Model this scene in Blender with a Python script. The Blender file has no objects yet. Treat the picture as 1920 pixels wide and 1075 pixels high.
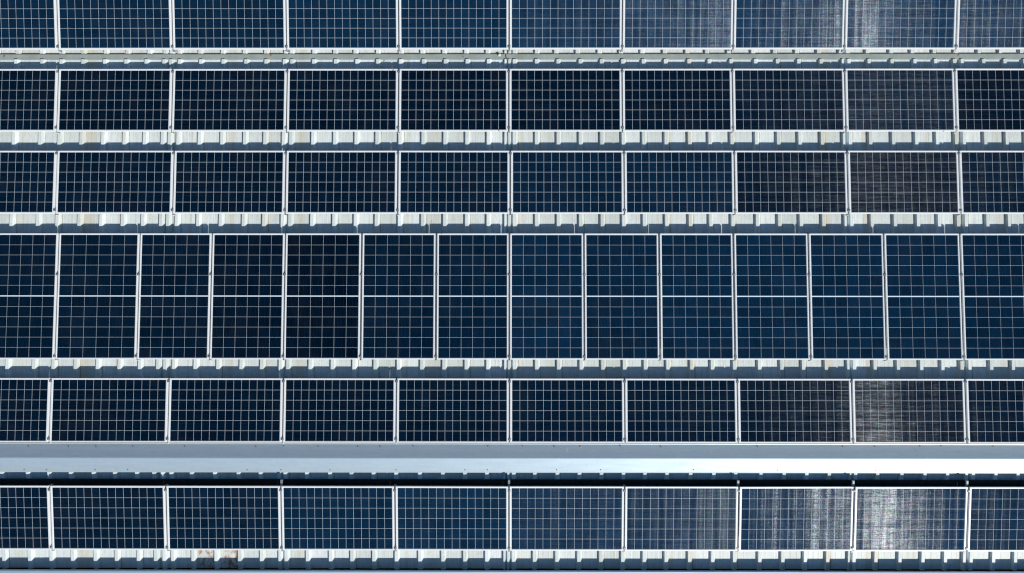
import bpy, bmesh, math, random
from mathutils import Vector, Matrix, Euler

random.seed(11)
S = bpy.context.scene
COL = S.collection

# ------------------------------------------------------------------ camera
CAM_LOC = Vector((0.0, 0.0, 12.82))
CAM_ROT = Euler((0.0, 0.003, 0.00056))
F = 1280.0                                     # focal length in pixels of the 1920 px wide photograph (24 mm)
cam = bpy.data.objects.new('camera', bpy.data.cameras.new('camera'))
COL.objects.link(cam)
cam.location = CAM_LOC
cam.rotation_euler = CAM_ROT
cam.data.sensor_width = 36.0
cam.data.lens = 24.0
cam.data.clip_start = 0.1
cam.data.clip_end = 500.0
S.camera = cam

# ------------------------------------------------------------------ light
SUN_DIR = Vector((0.84, -0.98, 1.0)).normalized()      # towards the sun
EL = math.asin(SUN_DIR.z)
AZ = math.atan2(SUN_DIR.x, SUN_DIR.y)
world = bpy.data.worlds.new('World')
S.world = world
world.use_nodes = True
wn = world.node_tree
wn.nodes.clear()
sky = wn.nodes.new('ShaderNodeTexSky')
sky.sky_type = 'NISHITA'
sky.sun_disc = False
sky.sun_elevation = EL
sky.sun_rotation = AZ
sky.air_density = 1.0
sky.dust_density = 0.25
sky.ozone_density = 3.0
bg = wn.nodes.new('ShaderNodeBackground')
bg.inputs['Strength'].default_value = 0.070
wo = wn.nodes.new('ShaderNodeOutputWorld')
tint = wn.nodes.new('ShaderNodeMix')
tint.data_type = 'RGBA'
tint.blend_type = 'MULTIPLY'
tint.inputs[0].default_value = 1.0
tint.inputs[7].default_value = (0.70, 1.0, 1.05, 1.0)        # clear, slightly teal sky
wn.links.new(sky.outputs[0], tint.inputs[6])
wn.links.new(tint.outputs[2], bg.inputs['Color'])
wn.links.new(bg.outputs[0], wo.inputs['Surface'])
sl = bpy.data.lights.new('sun', 'SUN')
sl.energy = 5.0
sl.angle = math.radians(0.5)
sl.color = (1.0, 0.93, 0.83)
sun = bpy.data.objects.new('sun', sl)
COL.objects.link(sun)
sun.rotation_euler = (-SUN_DIR).to_track_quat('-Z', 'Y').to_euler()
S.view_settings.view_transform = 'Standard'
S.view_settings.look = 'None'
S.view_settings.gamma = 1.0
S.view_settings.exposure = 0.0
S.view_settings.use_curve_mapping = False
S.cycles.max_bounces = 6
S.cycles.filter_width = 1.25

# ------------------------------------------------------------------ helpers
ROT = CAM_ROT.to_matrix()


def on_plane(px, py, z0, y0, k):
    """point where the line of sight through photo pixel (px, py) meets z = z0 + k*(y - y0)"""
    d = ROT @ Vector(((px - 960.0) / F, -(py - 537.5) / F, -1.0))
    t = (z0 + k * (CAM_LOC.y - y0) - CAM_LOC.z) / (d.z - k * d.y)
    return CAM_LOC + d * t


def link(name, me, mat=None, parent=None):
    o = bpy.data.objects.new(name, me)
    COL.objects.link(o)
    if mat is not None and not me.materials:
        me.materials.append(mat)
    if parent is not None:
        o.parent = parent
    return o


def empty(name, loc, rot=(0, 0, 0)):
    o = bpy.data.objects.new(name, None)
    o.empty_display_size = 0.2
    COL.objects.link(o)
    o.location = loc
    o.rotation_euler = rot
    return o


def tag(o, label, cat, group=None):
    o['label'] = label
    o['category'] = cat
    if group:
        o['group'] = group
    return o


def box_bm(bm, x0, x1, y0, y1, z0, z1, bev=0.0):
    vs = [bm.verts.new((x, y, z)) for z in (z0, z1) for y in (y0, y1) for x in (x0, x1)]
    fs = []
    for f in ((0, 2, 3, 1), (4, 5, 7, 6), (0, 1, 5, 4), (2, 6, 7, 3), (0, 4, 6, 2), (1, 3, 7, 5)):
        fs.append(bm.faces.new([vs[i] for i in f]))
    if bev:
        es = set(e for f in fs for e in f.edges)
        bmesh.ops.bevel(bm, geom=list(es), offset=bev, segments=1, affect='EDGES')


def box_mesh(name, x0, x1, y0, y1, z0, z1, bev=0.0):
    bm = bmesh.new()
    box_bm(bm, x0, x1, y0, y1, z0, z1, bev)
    me = bpy.data.meshes.new(name)
    bm.to_mesh(me)
    bm.free()
    return me


def finish(bm, name):
    bmesh.ops.recalc_face_normals(bm, faces=bm.faces)
    me = bpy.data.meshes.new(name)
    bm.to_mesh(me)
    bm.free()
    return me


# ------------------------------------------------------------------ materials
class NT:
    def __init__(self, name):
        self.m = bpy.data.materials.new(name)
        self.m.use_nodes = True
        self.t = self.m.node_tree
        self.b = self.t.nodes['Principled BSDF']

    def n(self, typ, **kw):
        o = self.t.nodes.new('ShaderNode' + typ)
        for k, v in kw.items():
            setattr(o, k, v)
        return o

    def put(self, sock, v):
        if isinstance(v, bpy.types.NodeSocket):
            self.t.links.new(v, sock)
        else:
            sock.default_value = v

    def math(self, op, a, b=0.0, c=0.0, clamp=False):
        o = self.n('Math', operation=op, use_clamp=clamp)
        self.put(o.inputs[0], a)
        self.put(o.inputs[1], b)
        self.put(o.inputs[2], c)
        return o.outputs[0]

    def noise1(self, w, scale, detail=2.0, rough=0.5):
        o = self.n('TexNoise', noise_dimensions='1D')
        self.put(o.inputs['W'], w)
        o.inputs['Scale'].default_value = scale
        o.inputs['Detail'].default_value = detail
        o.inputs['Roughness'].default_value = rough
        return o.outputs['Fac']

    def noise3(self, v, scale, detail=2.0, rough=0.5, out='Fac'):
        o = self.n('TexNoise')
        self.put(o.inputs['Vector'], v)
        o.inputs['Scale'].default_value = scale
        o.inputs['Detail'].default_value = detail
        o.inputs['Roughness'].default_value = rough
        return o.outputs[out]

    def ramp(self, v, lo, hi, a=0.0, b=1.0):
        o = self.n('MapRange')
        o.clamp = True
        self.put(o.inputs['Value'], v)
        self.put(o.inputs['From Min'], lo)
        self.put(o.inputs['From Max'], hi)
        self.put(o.inputs['To Min'], a)
        self.put(o.inputs['To Max'], b)
        return o.outputs['Result']

    def mix(self, f, a, b, mode='MIX'):
        o = self.n('Mix', data_type='RGBA', blend_type=mode)
        self.put(o.inputs[0], f)
        self.put(o.inputs[6], a)
        self.put(o.inputs[7], b)
        return o.outputs[2]

    def comb(self, x, y, z):
        o = self.n('CombineXYZ')
        for s, v in zip(o.inputs, (x, y, z)):
            self.put(s, v)
        return o.outputs[0]

    def sep(self, v):
        o = self.n('SeparateXYZ')
        self.put(o.inputs[0], v)
        return o.outputs

    def vmath(self, op, a, b):
        o = self.n('VectorMath', operation=op)
        self.put(o.inputs[0], a)
        self.put(o.inputs[1], b)
        return o.outputs[0]


def plain(name, col, rough=0.5, metal=0.0, var=0.0, scale=8.0):
    q = NT(name)
    q.b.inputs['Roughness'].default_value = rough
    q.b.inputs['Metallic'].default_value = metal
    if var:
        pos = q.n('NewGeometry').outputs['Position']
        f = q.ramp(q.noise3(pos, scale, 4.0, 0.6), 0.3, 0.7)
        lo = tuple(c * (1 - var) for c in col) + (1,)
        q.put(q.b.inputs['Base Color'], q.mix(f, lo, tuple(col) + (1,)))
    else:
        q.b.inputs['Base Color'].default_value = tuple(col) + (1,)
    return q.m


def make_roof_paint(name, rusty=False):
    q = NT(name)
    pos = q.n('NewGeometry').outputs['Position']
    px, py, pz = q.sep(pos)
    uv = q.n('UVMap').outputs[0]
    u, v, _ = q.sep(uv)
    rnd = q.n('ObjectInfo').outputs['Random']
    # each sheet has weathered a little differently
    base = q.mix(q.ramp(rnd, 0.0, 1.0), (0.58, 0.66, 0.675, 1), (0.75, 0.84, 0.88, 1))
    cream = q.ramp(q.noise1(px, 2.3, 3.0, 0.7), 0.52, 0.72)
    base = q.mix(q.math('MULTIPLY', cream, 0.7), base, (0.60, 0.58, 0.49, 1))
    # run-off streaks down the slope
    st = q.noise3(q.comb(px, q.math('MULTIPLY', py, 0.06), 0.0), 32.0, 4.0, 0.65)
    base = q.mix(q.ramp(st, 0.48, 0.74, 0.0, 0.6), base, (0.44, 0.47, 0.44, 1))
    gr = q.noise3(pos, 14.0, 5.0, 0.7)
    base = q.mix(q.ramp(gr, 0.52, 0.80, 0.0, 0.45), base, (0.44, 0.43, 0.38, 1))
    sp = q.noise3(pos, 55.0, 1.0, 0.5)
    base = q.mix(q.ramp(sp, 0.75, 0.80, 0.0, 0.7), base, (0.12, 0.09, 0.06, 1))
    # dirt gathered in the crease at the foot of each rib
    d = q.math('ABSOLUTE', q.math('SUBTRACT', u, 0.122))
    crease = q.ramp(d, 0.0, 0.011, 1.0, 0.0)
    cm = q.ramp(q.noise3(q.comb(q.math('MULTIPLY', px, 2.0), q.math('MULTIPLY', py, 0.9), 0.0), 1.6, 3.0, 0.6), 0.42, 0.62)
    base = q.mix(q.math('MULTIPLY', q.math('MULTIPLY', crease, cm), 0.9), base, (0.26, 0.19, 0.11, 1))
    if rusty:
        r = q.noise3(q.comb(px, q.math('MULTIPLY', py, 0.6), 4.0), 9.0, 6.0, 0.7)
        a = q.ramp(r, 0.46, 0.58)
        pan = q.math('MULTIPLY', q.ramp(u, 0.11, 0.15), q.ramp(v, -4.75, -4.95))
        rust = q.mix(q.ramp(q.noise3(pos, 40.0, 4.0, 0.7), 0.35, 0.65), (0.26, 0.11, 0.04, 1), (0.50, 0.25, 0.11, 1))
        base = q.mix(q.math('MULTIPLY', q.math('MULTIPLY', a, pan), 0.92), base, rust)
    q.put(q.b.inputs['Base Color'], base)
    q.b.inputs['Roughness'].default_value = 0.42
    q.b.inputs['Specular IOR Level'].default_value = 0.4
    return q.m


M_ROOF = make_roof_paint('roof_paint')
M_RUST = make_roof_paint('roof_paint_rusty', True)


def make_cap_metal():
    q = NT('ridge_metal')
    pos = q.n('NewGeometry').outputs['Position']
    px, py, pz = q.sep(pos)
    n1 = q.noise3(q.comb(q.math('MULTIPLY', px, 0.5), q.math('MULTIPLY', py, 4.0), 0.0), 3.0, 5.0, 0.65)
    base = q.mix(q.ramp(n1, 0.35, 0.7), (0.45, 0.57, 0.67, 1), (0.39, 0.50, 0.60, 1))
    sc = q.noise3(q.comb(q.math('MULTIPLY', px, 7.0), q.math('MULTIPLY', py, 1.2), 0.0), 5.0, 5.0, 0.7)
    base = q.mix(q.ramp(sc, 0.60, 0.72, 0.0, 0.5), base, (0.74, 0.76, 0.77, 1))
    dk = q.noise3(q.comb(q.math('MULTIPLY', px, 1.2), q.math('MULTIPLY', py, 6.0), 3.0), 6.0, 5.0, 0.7)
    base = q.mix(q.ramp(dk, 0.56, 0.78, 0.0, 0.6), base, (0.30, 0.32, 0.33, 1))
    q.put(q.b.inputs['Base Color'], base)
    q.b.inputs['Metallic'].default_value = 0.45
    q.put(q.b.inputs['Roughness'], q.ramp(n1, 0.3, 0.7, 0.52, 0.60))
    return q.m


M_CAP = make_cap_metal()
M_GUTTER = plain('gutter_paint', (0.31, 0.375, 0.375), 0.55, 0.0, 0.22, 5.0)
M_LIP = plain('rusty_edge', (0.14, 0.065, 0.045), 0.8, 0.0, 0.6, 14.0)
M_FRAME = plain('anodised_frame', (0.86, 0.89, 0.91), 0.42, 0.08, 0.05, 30.0)
M_BACK = plain('white_backsheet', (0.76, 0.85, 0.94), 0.35, 0.0)
M_UNDER = plain('dark_underside', (0.03, 0.035, 0.045), 0.5)  # underside coloured dark to deepen the shade on the roof below
M_RAIL = plain('galvanised_rail', (0.30, 0.33, 0.36), 0.5, 0.4, 0.2, 30.0)
M_CLAMP = plain('clamp_metal', (0.22, 0.26, 0.30), 0.4, 0.5, 0.2, 60.0)
M_BOLT = plain('bolt_metal', (0.55, 0.56, 0.56), 0.35, 0.8)
M_SCREW = plain('screw_head', (0.16, 0.13, 0.10), 0.5, 0.3)
M_TRAY = plain('black_plastic_and_gutter_shade', (0.012, 0.010, 0.008), 0.6, 0.0, 0.5, 3.0)
M_WALL = plain('wall_cladding', (0.55, 0.57, 0.56), 0.6, 0.0, 0.15, 2.0)
M_GROUND = plain('yard_concrete', (0.24, 0.235, 0.22), 0.85, 0.0, 0.3, 0.8)
M_LEAF_RED = plain('red_leaf', (0.36, 0.05, 0.03), 0.7, 0.0, 0.4, 40.0)
M_LEAF_BROWN = plain('brown_leaf', (0.20, 0.10, 0.035), 0.7, 0.0, 0.4, 40.0)
M_SCRAP = plain('white_scrap', (0.72, 0.72, 0.70), 0.6, 0.0, 0.2, 30.0)
M_DROP = plain('bird_dropping', (0.70, 0.72, 0.70), 0.8, 0.0, 0.3, 60.0)
M_STRAP = plain('rusted_strap', (0.15, 0.085, 0.05), 0.7, 0.2, 0.5, 25.0)


def make_cell(name, upright):
    """monocrystalline cell under glass: the printed fingers are fine parallel wires, so the sun's reflection
    spreads at right angles to them (anisotropic gloss)"""
    q = NT(name)
    geo = q.n('NewGeometry')
    pos = geo.outputs['Position']
    px, py, pz = q.sep(pos)
    oi = q.n('ObjectInfo')
    rnd = oi.outputs['Random']
    sepc = q.n('SeparateColor')
    q.put(sepc.inputs[0], oi.outputs['Color'])
    blue, gain, seed = sepc.outputs[0], sepc.outputs[1], sepc.outputs[2]
    seedw = q.math('MULTIPLY', seed, 37.0)
    along, across = (py, px) if upright else (px, py)
    # base silicon colour with some glare put into the blue, cell to cell variation
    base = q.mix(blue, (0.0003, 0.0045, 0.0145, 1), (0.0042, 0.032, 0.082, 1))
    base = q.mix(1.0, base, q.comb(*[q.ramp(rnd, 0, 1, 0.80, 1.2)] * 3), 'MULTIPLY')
    # printed fingers
    fr = q.math('FRACT', q.math('MULTIPLY', across, 36.0))
    fing = q.ramp(q.math('ABSOLUTE', q.math('SUBTRACT', fr, 0.5)), 0.0, 0.22, 1.0, 0.0)
    fmod = q.noise3(q.comb(q.math('MULTIPLY', along, 0.7), q.math('MULTIPLY', across, 7.0), seedw), 5.0, 4.0, 0.7)
    ff = q.math('MULTIPLY', fing, q.ramp(fmod, 0.40, 0.72, 0.06, 0.42))
    base = q.mix(ff, base, (0.012, 0.055, 0.115, 1))
    # dust film
    du = q.noise3(pos, 1.7, 5.0, 0.65)
    base = q.mix(q.ramp(du, 0.45, 0.8, 0.0, 0.016), base, (0.35, 0.34, 0.30, 1))
    q.put(q.b.inputs['Base Color'], base)
    # small waviness of the laminate
    wav = q.math('SUBTRACT', q.noise1(q.math('ADD', along, seedw), 5.5, 3.0, 0.65), 0.5)
    spk = q.noise3(q.comb(px, py, seedw), 52.0, 2.0, 0.6, 'Color')
    s0, s1, _ = q.sep(spk)
    strk = q.noise3(q.comb(q.math('MULTIPLY', along, 0.12), across, seedw), 40.0, 3.0, 0.7)
    ta = q.math('ADD', q.math('MULTIPLY', wav, 0.16), q.math('MULTIPLY', q.math('SUBTRACT', s0, 0.5), 0.12))
    ta = q.math('ADD', ta, q.math('MULTIPLY', q.math('SUBTRACT', rnd, 0.5), 0.010))
    tc = q.math('ADD', q.math('MULTIPLY', q.math('SUBTRACT', s1, 0.5), 0.5),
                q.math('MULTIPLY', q.math('SUBTRACT', strk, 0.5), 0.9))
    ta = q.math('ADD', ta, 0.04)                # the wires are a little lopsided
    off = q.comb(tc, ta, 0.0) if upright else q.comb(ta, tc, 0.0)
    nv = q.vmath('NORMALIZE', q.vmath('ADD', geo.outputs['Normal'], off), (0, 0, 0))
    q.put(q.b.inputs['Normal'], nv)
    tang = (1.0, 0.0, 0.0) if upright else (0.0, 1.0, 0.0)
    q.put(q.b.inputs['Tangent'], q.comb(*tang))
    q.b.inputs['Anisotropic'].default_value = 1.0
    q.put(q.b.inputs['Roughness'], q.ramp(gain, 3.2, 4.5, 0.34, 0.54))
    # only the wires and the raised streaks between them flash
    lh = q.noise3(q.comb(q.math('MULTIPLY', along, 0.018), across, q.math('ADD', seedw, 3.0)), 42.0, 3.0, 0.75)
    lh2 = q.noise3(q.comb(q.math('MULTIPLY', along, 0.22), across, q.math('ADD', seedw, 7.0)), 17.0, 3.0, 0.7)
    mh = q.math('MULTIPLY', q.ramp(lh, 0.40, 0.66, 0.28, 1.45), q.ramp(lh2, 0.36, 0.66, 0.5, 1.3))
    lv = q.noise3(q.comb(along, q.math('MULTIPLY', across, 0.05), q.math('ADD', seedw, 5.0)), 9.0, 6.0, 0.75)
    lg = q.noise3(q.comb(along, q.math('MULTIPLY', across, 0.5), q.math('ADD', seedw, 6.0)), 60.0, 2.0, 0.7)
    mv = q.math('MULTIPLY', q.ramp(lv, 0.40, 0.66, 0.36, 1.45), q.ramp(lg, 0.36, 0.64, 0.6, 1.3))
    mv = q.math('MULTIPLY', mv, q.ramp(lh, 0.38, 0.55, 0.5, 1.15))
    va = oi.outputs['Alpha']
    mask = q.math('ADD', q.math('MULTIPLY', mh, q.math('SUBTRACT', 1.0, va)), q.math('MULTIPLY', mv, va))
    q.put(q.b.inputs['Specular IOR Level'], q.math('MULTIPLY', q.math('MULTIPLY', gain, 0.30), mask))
    tint = q.noise3(q.comb(q.math('MULTIPLY', along, 0.35), across, q.math('ADD', seedw, 9.0)), 24.0, 3.0, 0.7, 'Color')
    hs = q.n('HueSaturation')
    hs.inputs['Saturation'].default_value = 2.2
    hs.inputs['Value'].default_value = 1.7
    q.put(hs.inputs['Color'], tint)
    q.put(q.b.inputs['Specular Tint'], q.mix(0.36, (0.66, 0.84, 1.0, 1), hs.outputs[0]))
    return q.m


M_CELL_L = make_cell('cell_landscape', False)
M_CELL_P = make_cell('cell_portrait', True)

# ------------------------------------------------------------------ roof geometry
K = 0.0384                                     # roof pitch (2.2 degrees)
H = 0.200                                      # upper edge of a panel above the roof pan
YR = on_plane(960, 859.0, 0.11, 0, 0).y        # ridge line
YC_END = on_plane(960, 101.5, -0.28, 0, 0).y   # far sheets stop at the gutter
YA_END = on_plane(960, 112.3, -0.28, 0, 0).y   # near sheets start on the other side
ZV = -K * (YA_END - YR)
YB_END = on_plane(960, 1066.5, -0.075, 0, 0).y
ZB = -K * (YR - YB_END)
Y_TOP = YC_END + 3.2

# slopes: z = z0 + k*(y - y0)
SL_A = (0.0, YR, -K)
SL_B = (0.0, YR, K)
SL_C = (ZV, YC_END, K)

ground = link('ground', box_mesh('ground', -150, 150, -150, 150, -7.2, -7.0), M_GROUND)
ground['kind'] = 'structure'

house = empty('factory_building', (0, 0, -7.0))
tag(house, 'factory building with a white ribbed metal roof carrying all the solar panels', 'building')
HZ = Vector((0, 0, 7.0))                       # world -> building offset


def bpart(name, me, mat):
    o = link(name, me, mat, house)
    o.location = HZ
    return o


RIB_A = [24, 73, 109, 150, 190.7, 230.7, 268.5, 302, 315, 331, 371, 413, 455.7, 493.5, 528, 542, 583, 624, 664, 703, 746, 789,
         830, 871, 911, 945, 952, 960, 1001, 1041.5, 1083, 1123, 1163, 1201.5, 1243, 1287, 1325, 1366, 1412, 1453, 1493, 1535,
         1577, 1587, 1625, 1668, 1711, 1750, 1785, 1800, 1840, 1880, 1917]
RIB_B = [5.7, 54, 94, 134, 176.5, 216, 257, 289, 305, 321, 359, 402, 446, 487, 522, 533, 573, 616, 656, 697, 739, 783, 826, 867,
         908, 943, 950, 958, 997, 1039, 1080, 1121, 1162, 1202, 1243, 1287, 1330, 1371, 1418, 1461, 1503, 1545, 1587, 1594, 1635,
         1680, 1723, 1765, 1801, 1813, 1855, 1896]
RIB_C = [30.7, 75.7, 113, 153.5, 195.5, 236, 277, 307, 319, 333, 372, 414, 455, 495, 533, 543, 585, 624, 662, 704, 747, 787, 828,
         869, 909, 945, 952, 960, 1001, 1037, 1077, 1118, 1158, 1198, 1240, 1282, 1319, 1360, 1405, 1446, 1487, 1528, 1569, 1582,
         1619, 1663, 1703, 1744, 1785, 1828, 1868, 1907]


def rib_world(lst, py, sl):
    xs = [on_plane(p, py, *sl).x for p in lst]
    while xs[0] > -11.2:
        xs.insert(0, xs[0] - 0.408)
    while xs[-1] < 11.2:
        xs.append(xs[-1] + 0.408)
    return xs


RH = 0.050


def sheet_mesh(x0, x1, y0, y1, sl):
    """one roof sheet: a trapezoid rib on its left, then the flat pan with two stiffening beads"""
    w = x1 - x0
    a, t, b = 0.021, 0.058, 0.033
    if w < 0.16:
        s = w * 0.8 / (a + t + b)
        a, t, b = a * s, t * s, b * s
    pr = [(0.0, 0.0), (a, RH), (a + t, RH), (a + t + b, 0.0)]
    p0 = a + t + b
    if w > 0.25:
        for fr in (0.36, 0.70):
            c = p0 + (w - p0) * fr
            pr += [(c - 0.009, 0.0), (c - 0.003, 0.0013), (c + 0.003, 0.0013), (c + 0.009, 0.0)]
    pr.append((w, 0.0))
    bm = bmesh.new()
    uvl = bm.loops.layers.uv.new('UVMap')
    top, bot = [], []
    for y in (y0, y1):
        z = sl[0] + sl[2] * (y - sl[1])
        top.append([bm.verts.new((x0 + u, y, z + h)) for u, h in pr])
        bot.append([bm.verts.new((x0 + u, y, z + h - 0.004)) for u, h in pr])
    n = len(pr)
    us = {}
    for row in (top, bot):
        for r in row:
            for v_, (u, h) in zip(r, pr):
                us[v_] = u
    for i in range(n - 1):
        bm.faces.new((top[0][i], top[0][i + 1], top[1][i + 1], top[1][i]))
        bm.faces.new((bot[0][i + 1], bot[0][i], bot[1][i], bot[1][i + 1]))
        bm.faces.new((top[0][i + 1], top[0][i], bot[0][i], bot[0][i + 1]))
        bm.faces.new((top[1][i], top[1][i + 1], bot[1][i + 1], bot[1][i]))
    for f in bm.faces:
        for l in f.loops:
            l[uvl].uv = (us[l.vert], l.vert.co.y)
    me = bpy.data.meshes.new('roof_sheet')
    bm.to_mesh(me)
    bm.free()
    return me


xa = rib_world(RIB_A, 258, SL_A)
xb = rib_world(RIB_B, 1040, SL_B)
xc = rib_world(RIB_C, 96, SL_C)
for xs, y0, y1, sl in ((xa, YR, YA_END, SL_A), (xb, YB_END, YR, SL_B), (xc, YC_END, Y_TOP, SL_C)):
    for x0, x1 in zip(xs[:-1], xs[1:]):
        rusty = xs is xb and any(abs(x0 - on_plane(p, 1040, *SL_B).x) < 0.02 for p in (359, 402))
        o = bpart('roof_sheet', sheet_mesh(x0, x1, y0, y1, sl), M_RUST if rusty else M_ROOF)
        if rusty:
            o['label'] = 'roof sheet with a brown rust patch on its pan'

XE = 11.3


def strip_mesh(name, prof, x0, x1):
    """closed thin strip: profile in (y, z), run along x, 3 mm thick"""
    bm = bmesh.new()
    n = len(prof)
    L = []
    for x in (x0, x1):
        L.append([bm.verts.new((x, y, z)) for y, z in prof])
        L.append([bm.verts.new((x, y, z - 0.003)) for y, z in prof])
    for i in range(n - 1):
        bm.faces.new((L[0][i], L[0][i + 1], L[2][i + 1], L[2][i]))
        bm.faces.new((L[1][i + 1], L[1][i], L[3][i], L[3][i + 1]))
        bm.faces.new((L[0][i], L[1][i], L[1][i + 1], L[0][i + 1]))
        bm.faces.new((L[2][i + 1], L[3][i + 1], L[3][i], L[2][i]))
    bm.faces.new((L[0][0], L[2][0], L[3][0], L[1][0]))
    bm.faces.new((L[0][-1], L[1][-1], L[3][-1], L[2][-1]))
    return finish(bm, name)


# ridge cap, in overlapping lengths
ZE = RH + 0.008
yu = on_plane(960, 831.6, ZE, 0, 0).y
yu2 = on_plane(960, 833.6, ZE, 0, 0).y
yl2 = on_plane(960, 884.8, ZE, 0, 0).y
yl = on_plane(960, 887.0, ZE, 0, 0).y
ZA = 0.150
cap_prof = [(yu, ZE + 0.008), (yu2, ZE), (YR + 0.008, ZA - 0.001), (YR - 0.008, ZA - 0.001), (yl2, ZE), (yl, ZE - 0.012)]
joints = [-XE] + [on_plane(p, 858, 0.09, 0, 0).x for p in (322, 1022, 1722)] + [XE]
screw_me = None
bm = bmesh.new()
bmesh.ops.create_cone(bm, cap_ends=True, segments=6, radius1=0.011, radius2=0.007, depth=0.01)
screw_me = finish(bm, 'screw')
caps = []
for i in range(4):
    dz = 0.0014 * (i % 2)
    pr = [(y, z + dz) for y, z in cap_prof]
    c = bpart('ridge_cap', strip_mesh('ridge_cap', pr, joints[i] - (0.06 if i % 2 and i else 0.0), joints[i + 1] + (0.06 if i % 2 else 0)), M_CAP)
    caps.append((joints[i], joints[i + 1], c))
for pxs, pyy in (((54, 129, 181, 250, 347, 480, 532, 597, 671, 713, 775, 915, 980, 1039, 1088, 1163, 1239, 1420, 1580, 1640, 1725, 1765, 1862), 837.2),
                 ((46, 88, 179, 240, 464, 527, 619, 743, 872, 914, 1044, 1126, 1300, 1458, 1641, 1727, 1893), 881.0)):
    for p in pxs:
        w = on_plane(p, pyy + random.uniform(-0.7, 0.7), 0.066, 0, 0)
        for a, b, c in caps:
            if a <= w.x < b:
                s = link('screw', screw_me, M_SCREW, c)
                yy = w.y
                zz = ZE + (ZA - ZE) * ((yu2 - yy) / (yu2 - YR) if yy > YR else (yy - yl2) / (YR - yl2))
                s.location = (w.x, yy, zz + 0.008)

# valley gutter between the far and near slopes
zg = ZV + 0.022
gp = [(YC_END + 0.006, ZV - 0.02), (YC_END, zg - 0.002), (YC_END - 0.003, zg), (YA_END + 0.003, zg), (YA_END, zg - 0.002), (YA_END - 0.006, ZV - 0.02)]
gj = [-XE] + [on_plane(p, 106, zg, 0, 0).x for p in (117, 952, 1287)] + [XE]
for i in range(4):
    dz = 0.002 * (i % 2)
    bpart('valley_gutter', strip_mesh('valley_gutter', [(y, z + dz) for y, z in gp], gj[i], gj[i + 1] + 0.02), M_GUTTER)
# rusted cut edge of the far sheets
for a, b in zip(gj[:-1], gj[1:]):
    bpart('rusty_drip_edge', box_mesh('rusty_drip_edge', a, b - 0.004, YC_END - 0.009, YC_END + 0.004, zg + 0.0008, zg + 0.0035), M_LIP)

# eave gutter and parapet capping at the near edge
g2 = [(YB_END + 0.12, ZB - 0.012), (YB_END + 0.02, ZB - 0.02), (YB_END + 0.015, ZB - 0.26), (YB_END - 0.22, ZB - 0.26), (YB_END - 0.225, ZB + 0.10)]
bpart('eave_gutter', strip_mesh('eave_gutter', g2, -XE, XE), M_TRAY)  # black colour stands in for the shade inside the gutter
ZP = ZB + 0.19
yp = on_plane(960, 1072.0, ZP, 0, 0).y
pj = [-XE] + [on_plane(p, 1073, ZP, 0, 0).x for p in (86, 953, 1500)] + [XE]
for i in range(4):
    dz = 0.003 * (i % 2)
    pp = [(yp + 0.004, ZP - 0.05 + dz), (yp + 0.001, ZP - 0.004 + dz), (yp - 0.01, ZP + dz), (yp - 0.40, ZP - 0.02 + dz), (yp - 0.405, ZP - 0.10 + dz)]
    bpart('parapet_capping', strip_mesh('parapet_capping', pp, pj[i], pj[i + 1] + (0.03 if i % 2 else 0.0)), M_CAP)
bpart('parapet_wall', box_mesh('parapet_wall', -XE + 0.02, XE - 0.02, yp - 0.385, yp - 0.30, -7.0, ZP - 0.03), M_WALL)
bpart('side_wall', box_mesh('side_wall', -XE + 0.02, -XE + 0.2, yp - 0.01, Y_TOP - 0.1, -7.0, ZV - 0.3), M_WALL)
bpart('side_wall', box_mesh('side_wall', XE - 0.2, XE - 0.02, yp - 0.01, Y_TOP - 0.1, -7.0, ZV - 0.3), M_WALL)
bpart('back_wall', box_mesh('back_wall', -XE + 0.02, XE - 0.02, Y_TOP - 0.3, Y_TOP - 0.12, -7.0, ZV - 0.05), M_WALL)

# ------------------------------------------------------------------ solar panels
FH = 0.035                                     # frame depth
LIP = 0.032
LIPY = 0.025


def frame_mesh(w, d, LIP):
    bm = bmesh.new()
    hx, hy = w / 2, d / 2
    rings = []
    for ix, iy, z in ((0.0, 0.0, 0.0), (0.0, 0.0, FH - 0.002), (0.002, 0.002, FH), (LIP - 0.002, LIPY - 0.002, FH), (LIP, LIPY, FH - 0.002),
                      (LIP, LIPY, 0.02), (LIP - 0.004, LIPY - 0.004, 0.0)):
        rings.append([bm.verts.new((sx * (hx - ix), sy * (hy - iy), z)) for sx, sy in ((-1, -1), (1, -1), (1, 1), (-1, 1))])
    for r0, r1 in zip(rings, rings[1:] + rings[:1]):
        for i in range(4):
            j = (i + 1) % 4
            bm.faces.new((r0[i], r0[j], r1[j], r1[i]))
    return finish(bm, 'frame')


_cache = {}


def cached(key, fn):
    if key not in _cache:
        _cache[key] = fn()
    return _cache[key]


def cell_mesh(w, d, mat):
    me = box_mesh('solar_cell', -w / 2, w / 2, -d / 2, d / 2, 0.0, 0.002)
    me.materials.append(mat)
    return me


def back_mesh(iw, idp):
    me = box_mesh('backsheet', -iw / 2 + 0.001, iw / 2 - 0.001, -idp / 2 + 0.001, idp / 2 - 0.001, 0.022, 0.0297)
    me.materials.append(M_BACK)
    me.materials.append(M_UNDER)
    for p in me.polygons:
        if p.normal.z < -0.5:
            p.material_index = 1
    return me


GAPL = 0.0039


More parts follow.
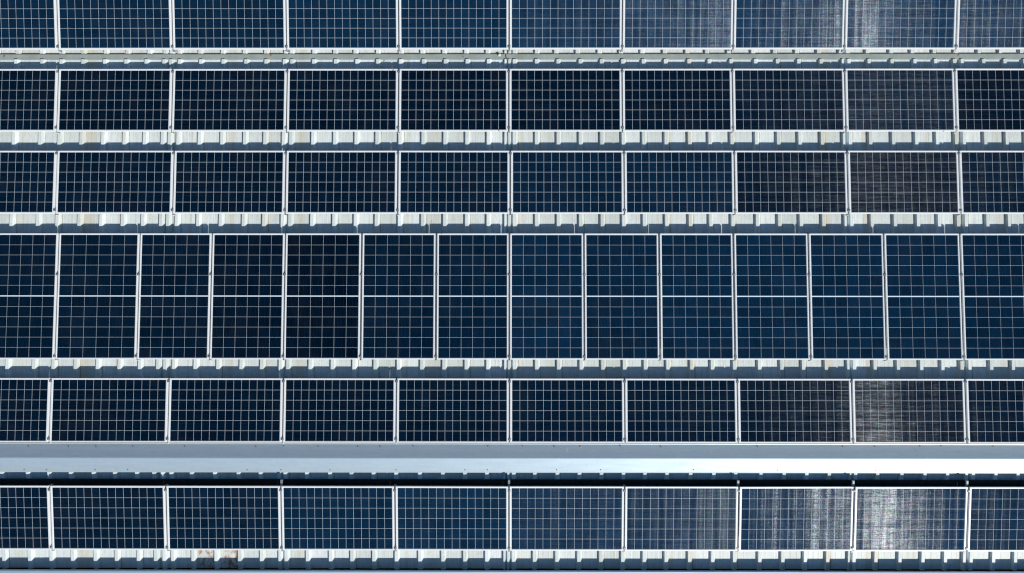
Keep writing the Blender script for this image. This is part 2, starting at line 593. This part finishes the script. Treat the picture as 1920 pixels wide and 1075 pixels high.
def make_panel(xl, xr, yc, depth, zc, rx, ry, nx, ny, upright, blue, gain, label, group, vert=0.0, band=None):
    w = xr - xl
    w = round(w * 100) / 100.0
    t = empty('solar_panel', ((xl + xr) / 2, yc, zc), (rx, ry, 0))
    tag(t, label, 'solar panel', group)
    d = round(depth * 1000) / 1000.0
    key = (w, d, upright)
    lip = 0.024 if upright else LIP
    link('frame', cached(('f',) + key, lambda: frame_mesh(w, d, lip)), M_FRAME, t)
    iw, idp = w - 2 * lip, d - 2 * LIPY
    link('backsheet', cached(('b',) + key, lambda: back_mesh(iw, idp)), None, t)
    gap = 0.0033 if upright else GAPL
    mid = 0.017 if upright else 0.0
    marg = 0.003
    px_ = (iw - 2 * marg) / nx
    py_ = (idp - 2 * marg - mid) / ny
    mat = M_CELL_P if upright else M_CELL_L
    cm = cached(('c',) + key, lambda: cell_mesh(px_ - gap, py_ - gap, mat))
    sd = random.random()
    for j in range(ny):
        y = -idp / 2 + marg + py_ * (j + 0.5) + (mid if upright and j >= ny // 2 else 0.0)
        for i in range(nx):
            c = bpy.data.objects.new('solar_cell', cm)
            COL.objects.link(c)
            c.parent = t
            c.location = (-iw / 2 + marg + px_ * (i + 0.5), y, 0.0285)
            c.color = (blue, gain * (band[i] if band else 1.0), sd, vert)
    return t


ORD10 = ['leftmost', 'second from left', 'third from left', 'fourth from left', 'fifth from left',
         'fifth from right', 'fourth from right', 'third from right', 'second from right', 'rightmost']
ORD14 = ['leftmost', 'second from left', 'third from left', 'fourth from left', 'fifth from left', 'sixth from left',
         'seventh from left', 'seventh from right', 'sixth from right'] + ORD10[5:]
CNT = ['first', 'second', 'third', 'fourth', 'fifth', 'sixth', 'seventh', 'eighth', 'ninth', 'tenth', 'eleventh', 'twelfth', 'thirteenth',
       'fourteenth']

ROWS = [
    # name, slope, top px, bottom px, separators px, portrait, blue per panel (own tone plus some glare), gain per panel
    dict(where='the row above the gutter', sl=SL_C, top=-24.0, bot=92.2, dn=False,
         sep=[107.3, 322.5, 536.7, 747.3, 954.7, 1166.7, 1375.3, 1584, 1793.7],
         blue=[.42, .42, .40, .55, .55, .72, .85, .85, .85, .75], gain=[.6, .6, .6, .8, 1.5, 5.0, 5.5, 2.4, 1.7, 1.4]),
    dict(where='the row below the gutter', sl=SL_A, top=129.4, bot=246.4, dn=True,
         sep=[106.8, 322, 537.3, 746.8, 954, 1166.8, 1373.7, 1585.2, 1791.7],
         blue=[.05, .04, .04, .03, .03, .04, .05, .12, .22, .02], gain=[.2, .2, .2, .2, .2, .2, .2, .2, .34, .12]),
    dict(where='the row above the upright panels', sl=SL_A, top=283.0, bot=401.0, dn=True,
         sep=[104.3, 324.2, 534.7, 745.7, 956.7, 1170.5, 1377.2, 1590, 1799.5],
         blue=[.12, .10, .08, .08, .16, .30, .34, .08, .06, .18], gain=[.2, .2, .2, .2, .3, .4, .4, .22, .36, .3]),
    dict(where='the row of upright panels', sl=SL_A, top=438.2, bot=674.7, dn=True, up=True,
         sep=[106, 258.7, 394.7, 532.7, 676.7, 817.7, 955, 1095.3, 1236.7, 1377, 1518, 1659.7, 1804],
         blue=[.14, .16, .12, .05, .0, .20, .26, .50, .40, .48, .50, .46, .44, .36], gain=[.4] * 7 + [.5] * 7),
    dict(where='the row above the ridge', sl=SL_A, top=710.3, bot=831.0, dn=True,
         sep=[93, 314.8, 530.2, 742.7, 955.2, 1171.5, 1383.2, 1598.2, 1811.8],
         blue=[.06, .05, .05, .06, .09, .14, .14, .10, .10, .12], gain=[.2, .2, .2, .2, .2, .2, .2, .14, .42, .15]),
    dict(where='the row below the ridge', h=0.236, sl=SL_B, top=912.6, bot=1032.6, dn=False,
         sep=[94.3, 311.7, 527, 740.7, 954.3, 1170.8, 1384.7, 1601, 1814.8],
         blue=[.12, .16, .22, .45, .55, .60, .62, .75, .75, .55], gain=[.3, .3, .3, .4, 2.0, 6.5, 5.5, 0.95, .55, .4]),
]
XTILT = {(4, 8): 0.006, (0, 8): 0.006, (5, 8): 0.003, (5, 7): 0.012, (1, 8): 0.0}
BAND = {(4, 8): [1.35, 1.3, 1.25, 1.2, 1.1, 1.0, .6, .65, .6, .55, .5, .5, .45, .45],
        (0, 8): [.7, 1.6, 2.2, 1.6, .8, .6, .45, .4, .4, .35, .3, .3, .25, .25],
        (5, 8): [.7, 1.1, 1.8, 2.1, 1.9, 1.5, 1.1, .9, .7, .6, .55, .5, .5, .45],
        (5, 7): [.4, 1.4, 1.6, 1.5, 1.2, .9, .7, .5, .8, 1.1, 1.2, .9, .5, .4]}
LOOK = {(0, 8): 'blue panel with pale vertical glare band,', (5, 8): 'blue panel with blinding white glare,',
        (5, 7): 'blue panel with patchy whitish glare,', (5, 5): 'blue panel speckled with sparkling streaks,',
        (4, 8): 'dark panel with bright shimmering left part,', (1, 8): 'navy panel with faint shimmer,',
        (2, 8): 'dark panel with scratchy shimmer,', (0, 7): 'blue panel with dull lilac glare,'}
bracket = {}
for ri, R in enumerate(ROWS):
    z0, y0, k = R['sl']
    up = R.get('up', False)
    tilt = math.tan(math.radians(2.9))
    kk = -tilt if k < 0 else tilt
    if ri == 0:
        pb = on_plane(960, R['bot'], z0 + H - 0.01, y0, k)
        pt = on_plane(960, R['top'], pb.z, pb.y, kk)
        ref = pb
    else:
        pt = on_plane(960, R['top'], z0 + R.get('h', H), y0, k)
        pb = on_plane(960, R['bot'], pt.z, pt.y, kk)
        ref = pt
    yc = (pt.y + pb.y) / 2
    zt = (pt.z + pb.z) / 2
    depth = math.hypot(pt.y - pb.y, pt.z - pb.z)
    rx = math.atan(kk)
    pym = (R['top'] + R['bot']) / 2 if ri else 58.0
    ysep = yc
    xs = [on_plane(p, pym, ref.z, ref.y, kk).x for p in R['sep']]
    pitch = (xs[-1] - xs[0]) / (len(xs) - 1)
    edges = [xs[0] - pitch] + xs + [xs[-1] + pitch] + ([xs[-1] + 2 * pitch] if up else [])  # extra upright panel, out of view, added for the shadow it casts
    n = len(edges) - 1
    for i in range(n):
        if up:
            if i == 14:
                R['blue'].append(.30)
                R['gain'].append(.5)
            lab = 'unseen upright deep blue solar panel added past the right end of the middle row' if i == 14 else 'upright %s solar panel, %s in the middle row of fourteen' % ('near-black' if R['blue'][i] < .06 else 'navy' if R['blue'][i] < .25 else 'deep blue', ORD14[i])
            grp = 'upright solar panels in the middle row'
        else:
            b = R['blue'][i]
            look = LOOK.get((ri, i), '%s landscape solar panel,' % ('near-black' if b < .07 else 'dark navy' if b < .2 else 'navy blue' if b < .5 else 'bright blue'))
            lab = '%s %s in %s' % (look, ORD10[i], R['where'])
            grp = 'landscape solar panels in rows on the roof'
        g = 0.019 if up else 0.015
        ry = XTILT.get((ri, i), random.uniform(-0.004, 0.004))
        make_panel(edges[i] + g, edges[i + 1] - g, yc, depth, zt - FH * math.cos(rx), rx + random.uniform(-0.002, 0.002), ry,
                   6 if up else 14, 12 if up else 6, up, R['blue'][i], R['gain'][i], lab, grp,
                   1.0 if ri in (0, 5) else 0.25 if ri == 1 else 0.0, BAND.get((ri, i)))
    # mounting rails under the joints, with clamps
    for i, x in enumerate(xs):
        t = empty('mounting_rail', (x, yc, z0 + k * (yc - y0)), (rx, 0, 0))
        who = '%s and %s' % (CNT[i], CNT[i + 1])
        tag(t, 'slim rail clamping the %s panels in %s' % (who, R['where']), 'mounting rail', 'rails under the panel joints')
        zr = zt - FH - (z0 + k * (yc - y0))
        extra_up = 0.115 if ri == 5 and i in (2, 4, 6, 7, 8) else 0.02
        y_hi, y_lo = depth / 2 + extra_up, -depth / 2 - 0.03
        link('rail', box_mesh('rail', -0.02, 0.02, y_lo, y_hi, zr - 0.055, zr - 0.010, 0.003), M_RAIL, t)
        for yy in (-depth * 0.33, depth * 0.33):
            link('foot', cached(('foot', round(zr, 2)), lambda: box_mesh('foot', -0.018, 0.018, -0.03, 0.03, 0.004, zr - 0.056)), M_RAIL, t).location = (0, yy, 0)
        cl = cached('clamp', lambda: box_mesh('clamp', -0.026, 0.026, -0.022, 0.022, 0.0, 0.006, 0.002))
        bo = cached('bolt', lambda: box_mesh('bolt', -0.010, 0.010, -0.010, 0.010, 0.0, 0.008, 0.003))
        for yy in ((-depth / 2 + 0.05, depth * 0.17) if up else (-depth / 2 + 0.06, depth / 2 - 0.06)):
            c = link('clamp', cl, M_CLAMP if not up else M_RAIL, t)
            c.location = (random.uniform(-0.003, 0.003), yy, zr + FH + 0.001)
            b2 = link('bolt', bo, M_BOLT, c)
            b2.location = (0, 0, 0.006)
        e = link('end_clip', cached('clip', lambda: box_mesh('end_clip', -0.010, 0.010, -0.018, 0.02, 0.0, 0.04, 0.003)), M_FRAME, t)
        e.location = (0, y_lo + 0.012, zr - 0.05)

# ------------------------------------------------------------------ things lying on the roof
yt1 = on_plane(960, 899.6, 0.07, 0, 0).y
tray = empty('cable_tray', (0, yt1 - 0.16, -K * (YR - yt1)))
tag(tray, 'long black cable tray in the shaded strip under the ridge', 'cable tray')
zt_ = RH + 0.004
link('tray_lid', box_mesh('tray_lid', -XE + 0.1, XE - 0.1, -0.16, 0.16, zt_, zt_ + 0.022, 0.003), M_TRAY, tray)
for i in range(12):
    link('tray_clip', cached('tclip', lambda: box_mesh('tray_clip', -0.015, 0.015, -0.165, 0.165, zt_ + 0.0225, zt_ + 0.027)), M_TRAY, tray).location = (-9.6 + i * 1.73, 0, 0)


def leaf(px, py, z, ang, size, mat, label):
    p = on_plane(px, py, z, 0, 0)
    bm = bmesh.new()
    pts = [(-1, 0, .05), (-.5, .33, .16), (.1, .38, .22), (.6, .2, .15), (1, 0, .3), (.6, -.22, .1), (.1, -.36, .18), (-.5, -.3, .12), (-1.5, .05, .02)]
    vs = [bm.verts.new((a * size, b * size, c * size)) for a, b, c in pts]
    c0 = bm.verts.new((0, 0, .03 * size))
    for i in range(8):
        bm.faces.new((c0, vs[i], vs[(i + 1) % 8]))
    bm.faces.new((vs[0], vs[8], vs[7]))
    o = link('dry_leaf', finish(bm, 'dry_leaf'), mat)
    o.location = (p.x, p.y, z + 0.002)
    o.rotation_euler = (0, 0, ang)
    tag(o, label, 'leaf')


leaf(8, 105.5, zg + 0.004, 0.6, 0.028, M_LEAF_RED, 'red leaf in the gutter at the far left edge')
leaf(508, 104, zg + 0.004, 1.9, 0.026, M_LEAF_RED, 'red leaf in the gutter below the third far panel')
leaf(1797, 103, zg + 0.004, 1.3, 0.018, M_LEAF_RED, 'tiny red leaf in the gutter near the right edge')
leaf(868, 106, zg + 0.004, 2.6, 0.020, M_LEAF_BROWN, 'small brown leaf in the gutter left of the white scrap')
leaf(935, 244.5, 0.045, 2.1, 0.024, M_LEAF_BROWN, 'brown leaf on the bottom frame of a near-black panel')
leaf(1769, 246.0, 0.045, 0.2, 0.020, M_LEAF_BROWN, 'brown leaf on the frame of the faintly shimmering panel')
leaf(737, 131.5, -0.03, 0.7, 0.022, M_LEAF_RED, 'red-brown leaf on the top frame below the gutter')
leaf(828, 438.5, 0.09, 0.3, 0.016, M_LEAF_RED, 'tiny red leaf on the top frame of an upright panel')

# crumpled scrap in the gutter
p = on_plane(936.5, 104.0, zg, 0, 0)
bm = bmesh.new()
bmesh.ops.create_icosphere(bm, subdivisions=2, radius=0.03)
for v in bm.verts:
    v.co *= random.uniform(0.75, 1.15)
    v.co.z *= 0.8
o = link('plastic_scrap', finish(bm, 'plastic_scrap'), M_SCRAP)
o.location = (p.x, p.y, zg + 0.026)
tag(o, 'small crumpled white scrap lying in the valley gutter', 'litter')

# rusted strap hanging over the gutter edge
p = on_plane(948, 103, zg, 0, 0)
st = empty('rusty_strap', (p.x, p.y, zg))
tag(st, 'bent rusty strap crossing the gutter at the centre joint', 'strap')
link('strap_plate', box_mesh('strap_plate', -0.010, 0.010, -0.10, 0.03, 0.002, 0.006), M_STRAP, st).rotation_euler = (0, 0, 0.18)
link('strap_hook', box_mesh('strap_hook', -0.02, 0.02, -0.012, 0.012, 0.0065, 0.014, 0.002), M_STRAP, st).location = (0, 0.03, 0)

# bird droppings on the ridge cap
for px_, py_, L, a, lab in ((1063, 843, .10, -1.15, 'long pale bird dropping on the shaded side of the ridge cap'),
                            (1089, 839, .035, -0.8, 'short pale bird dropping right of the long one on the ridge cap'),
                            (37, 863, .03, -1.5, 'white bird dropping on the ridge cap at the far left')):
    w = on_plane(px_, py_, 0.08, 0, 0)
    sgn = -1 if w.y > YR else 1
    zz = ZE + (ZA - ZE) * ((yu2 - w.y) / (yu2 - YR) if w.y > YR else (w.y - yl2) / (YR - yl2))
    sl_ = math.atan((ZA - ZE) / (yu2 - YR)) * sgn
    bm = bmesh.new()
    vs = []
    for i in range(10):
        th = i / 10 * 2 * math.pi
        r = random.uniform(0.7, 1.2)
        vs.append(bm.verts.new((math.cos(th) * L / 2 * r, math.sin(th) * 0.008 * r, 0.0)))
    top = bm.verts.new((0, 0, 0.0015))
    for i in range(10):
        bm.faces.new((top, vs[i], vs[(i + 1) % 10]))
    o = link('bird_dropping', finish(bm, 'bird_dropping'), M_DROP)
    o.location = (w.x, w.y, zz + 0.0055)
    o.rotation_euler = (Matrix.Rotation(sl_, 3, 'X') @ Matrix.Rotation(a, 3, 'Z')).to_euler()
    tag(o, lab, 'dropping')
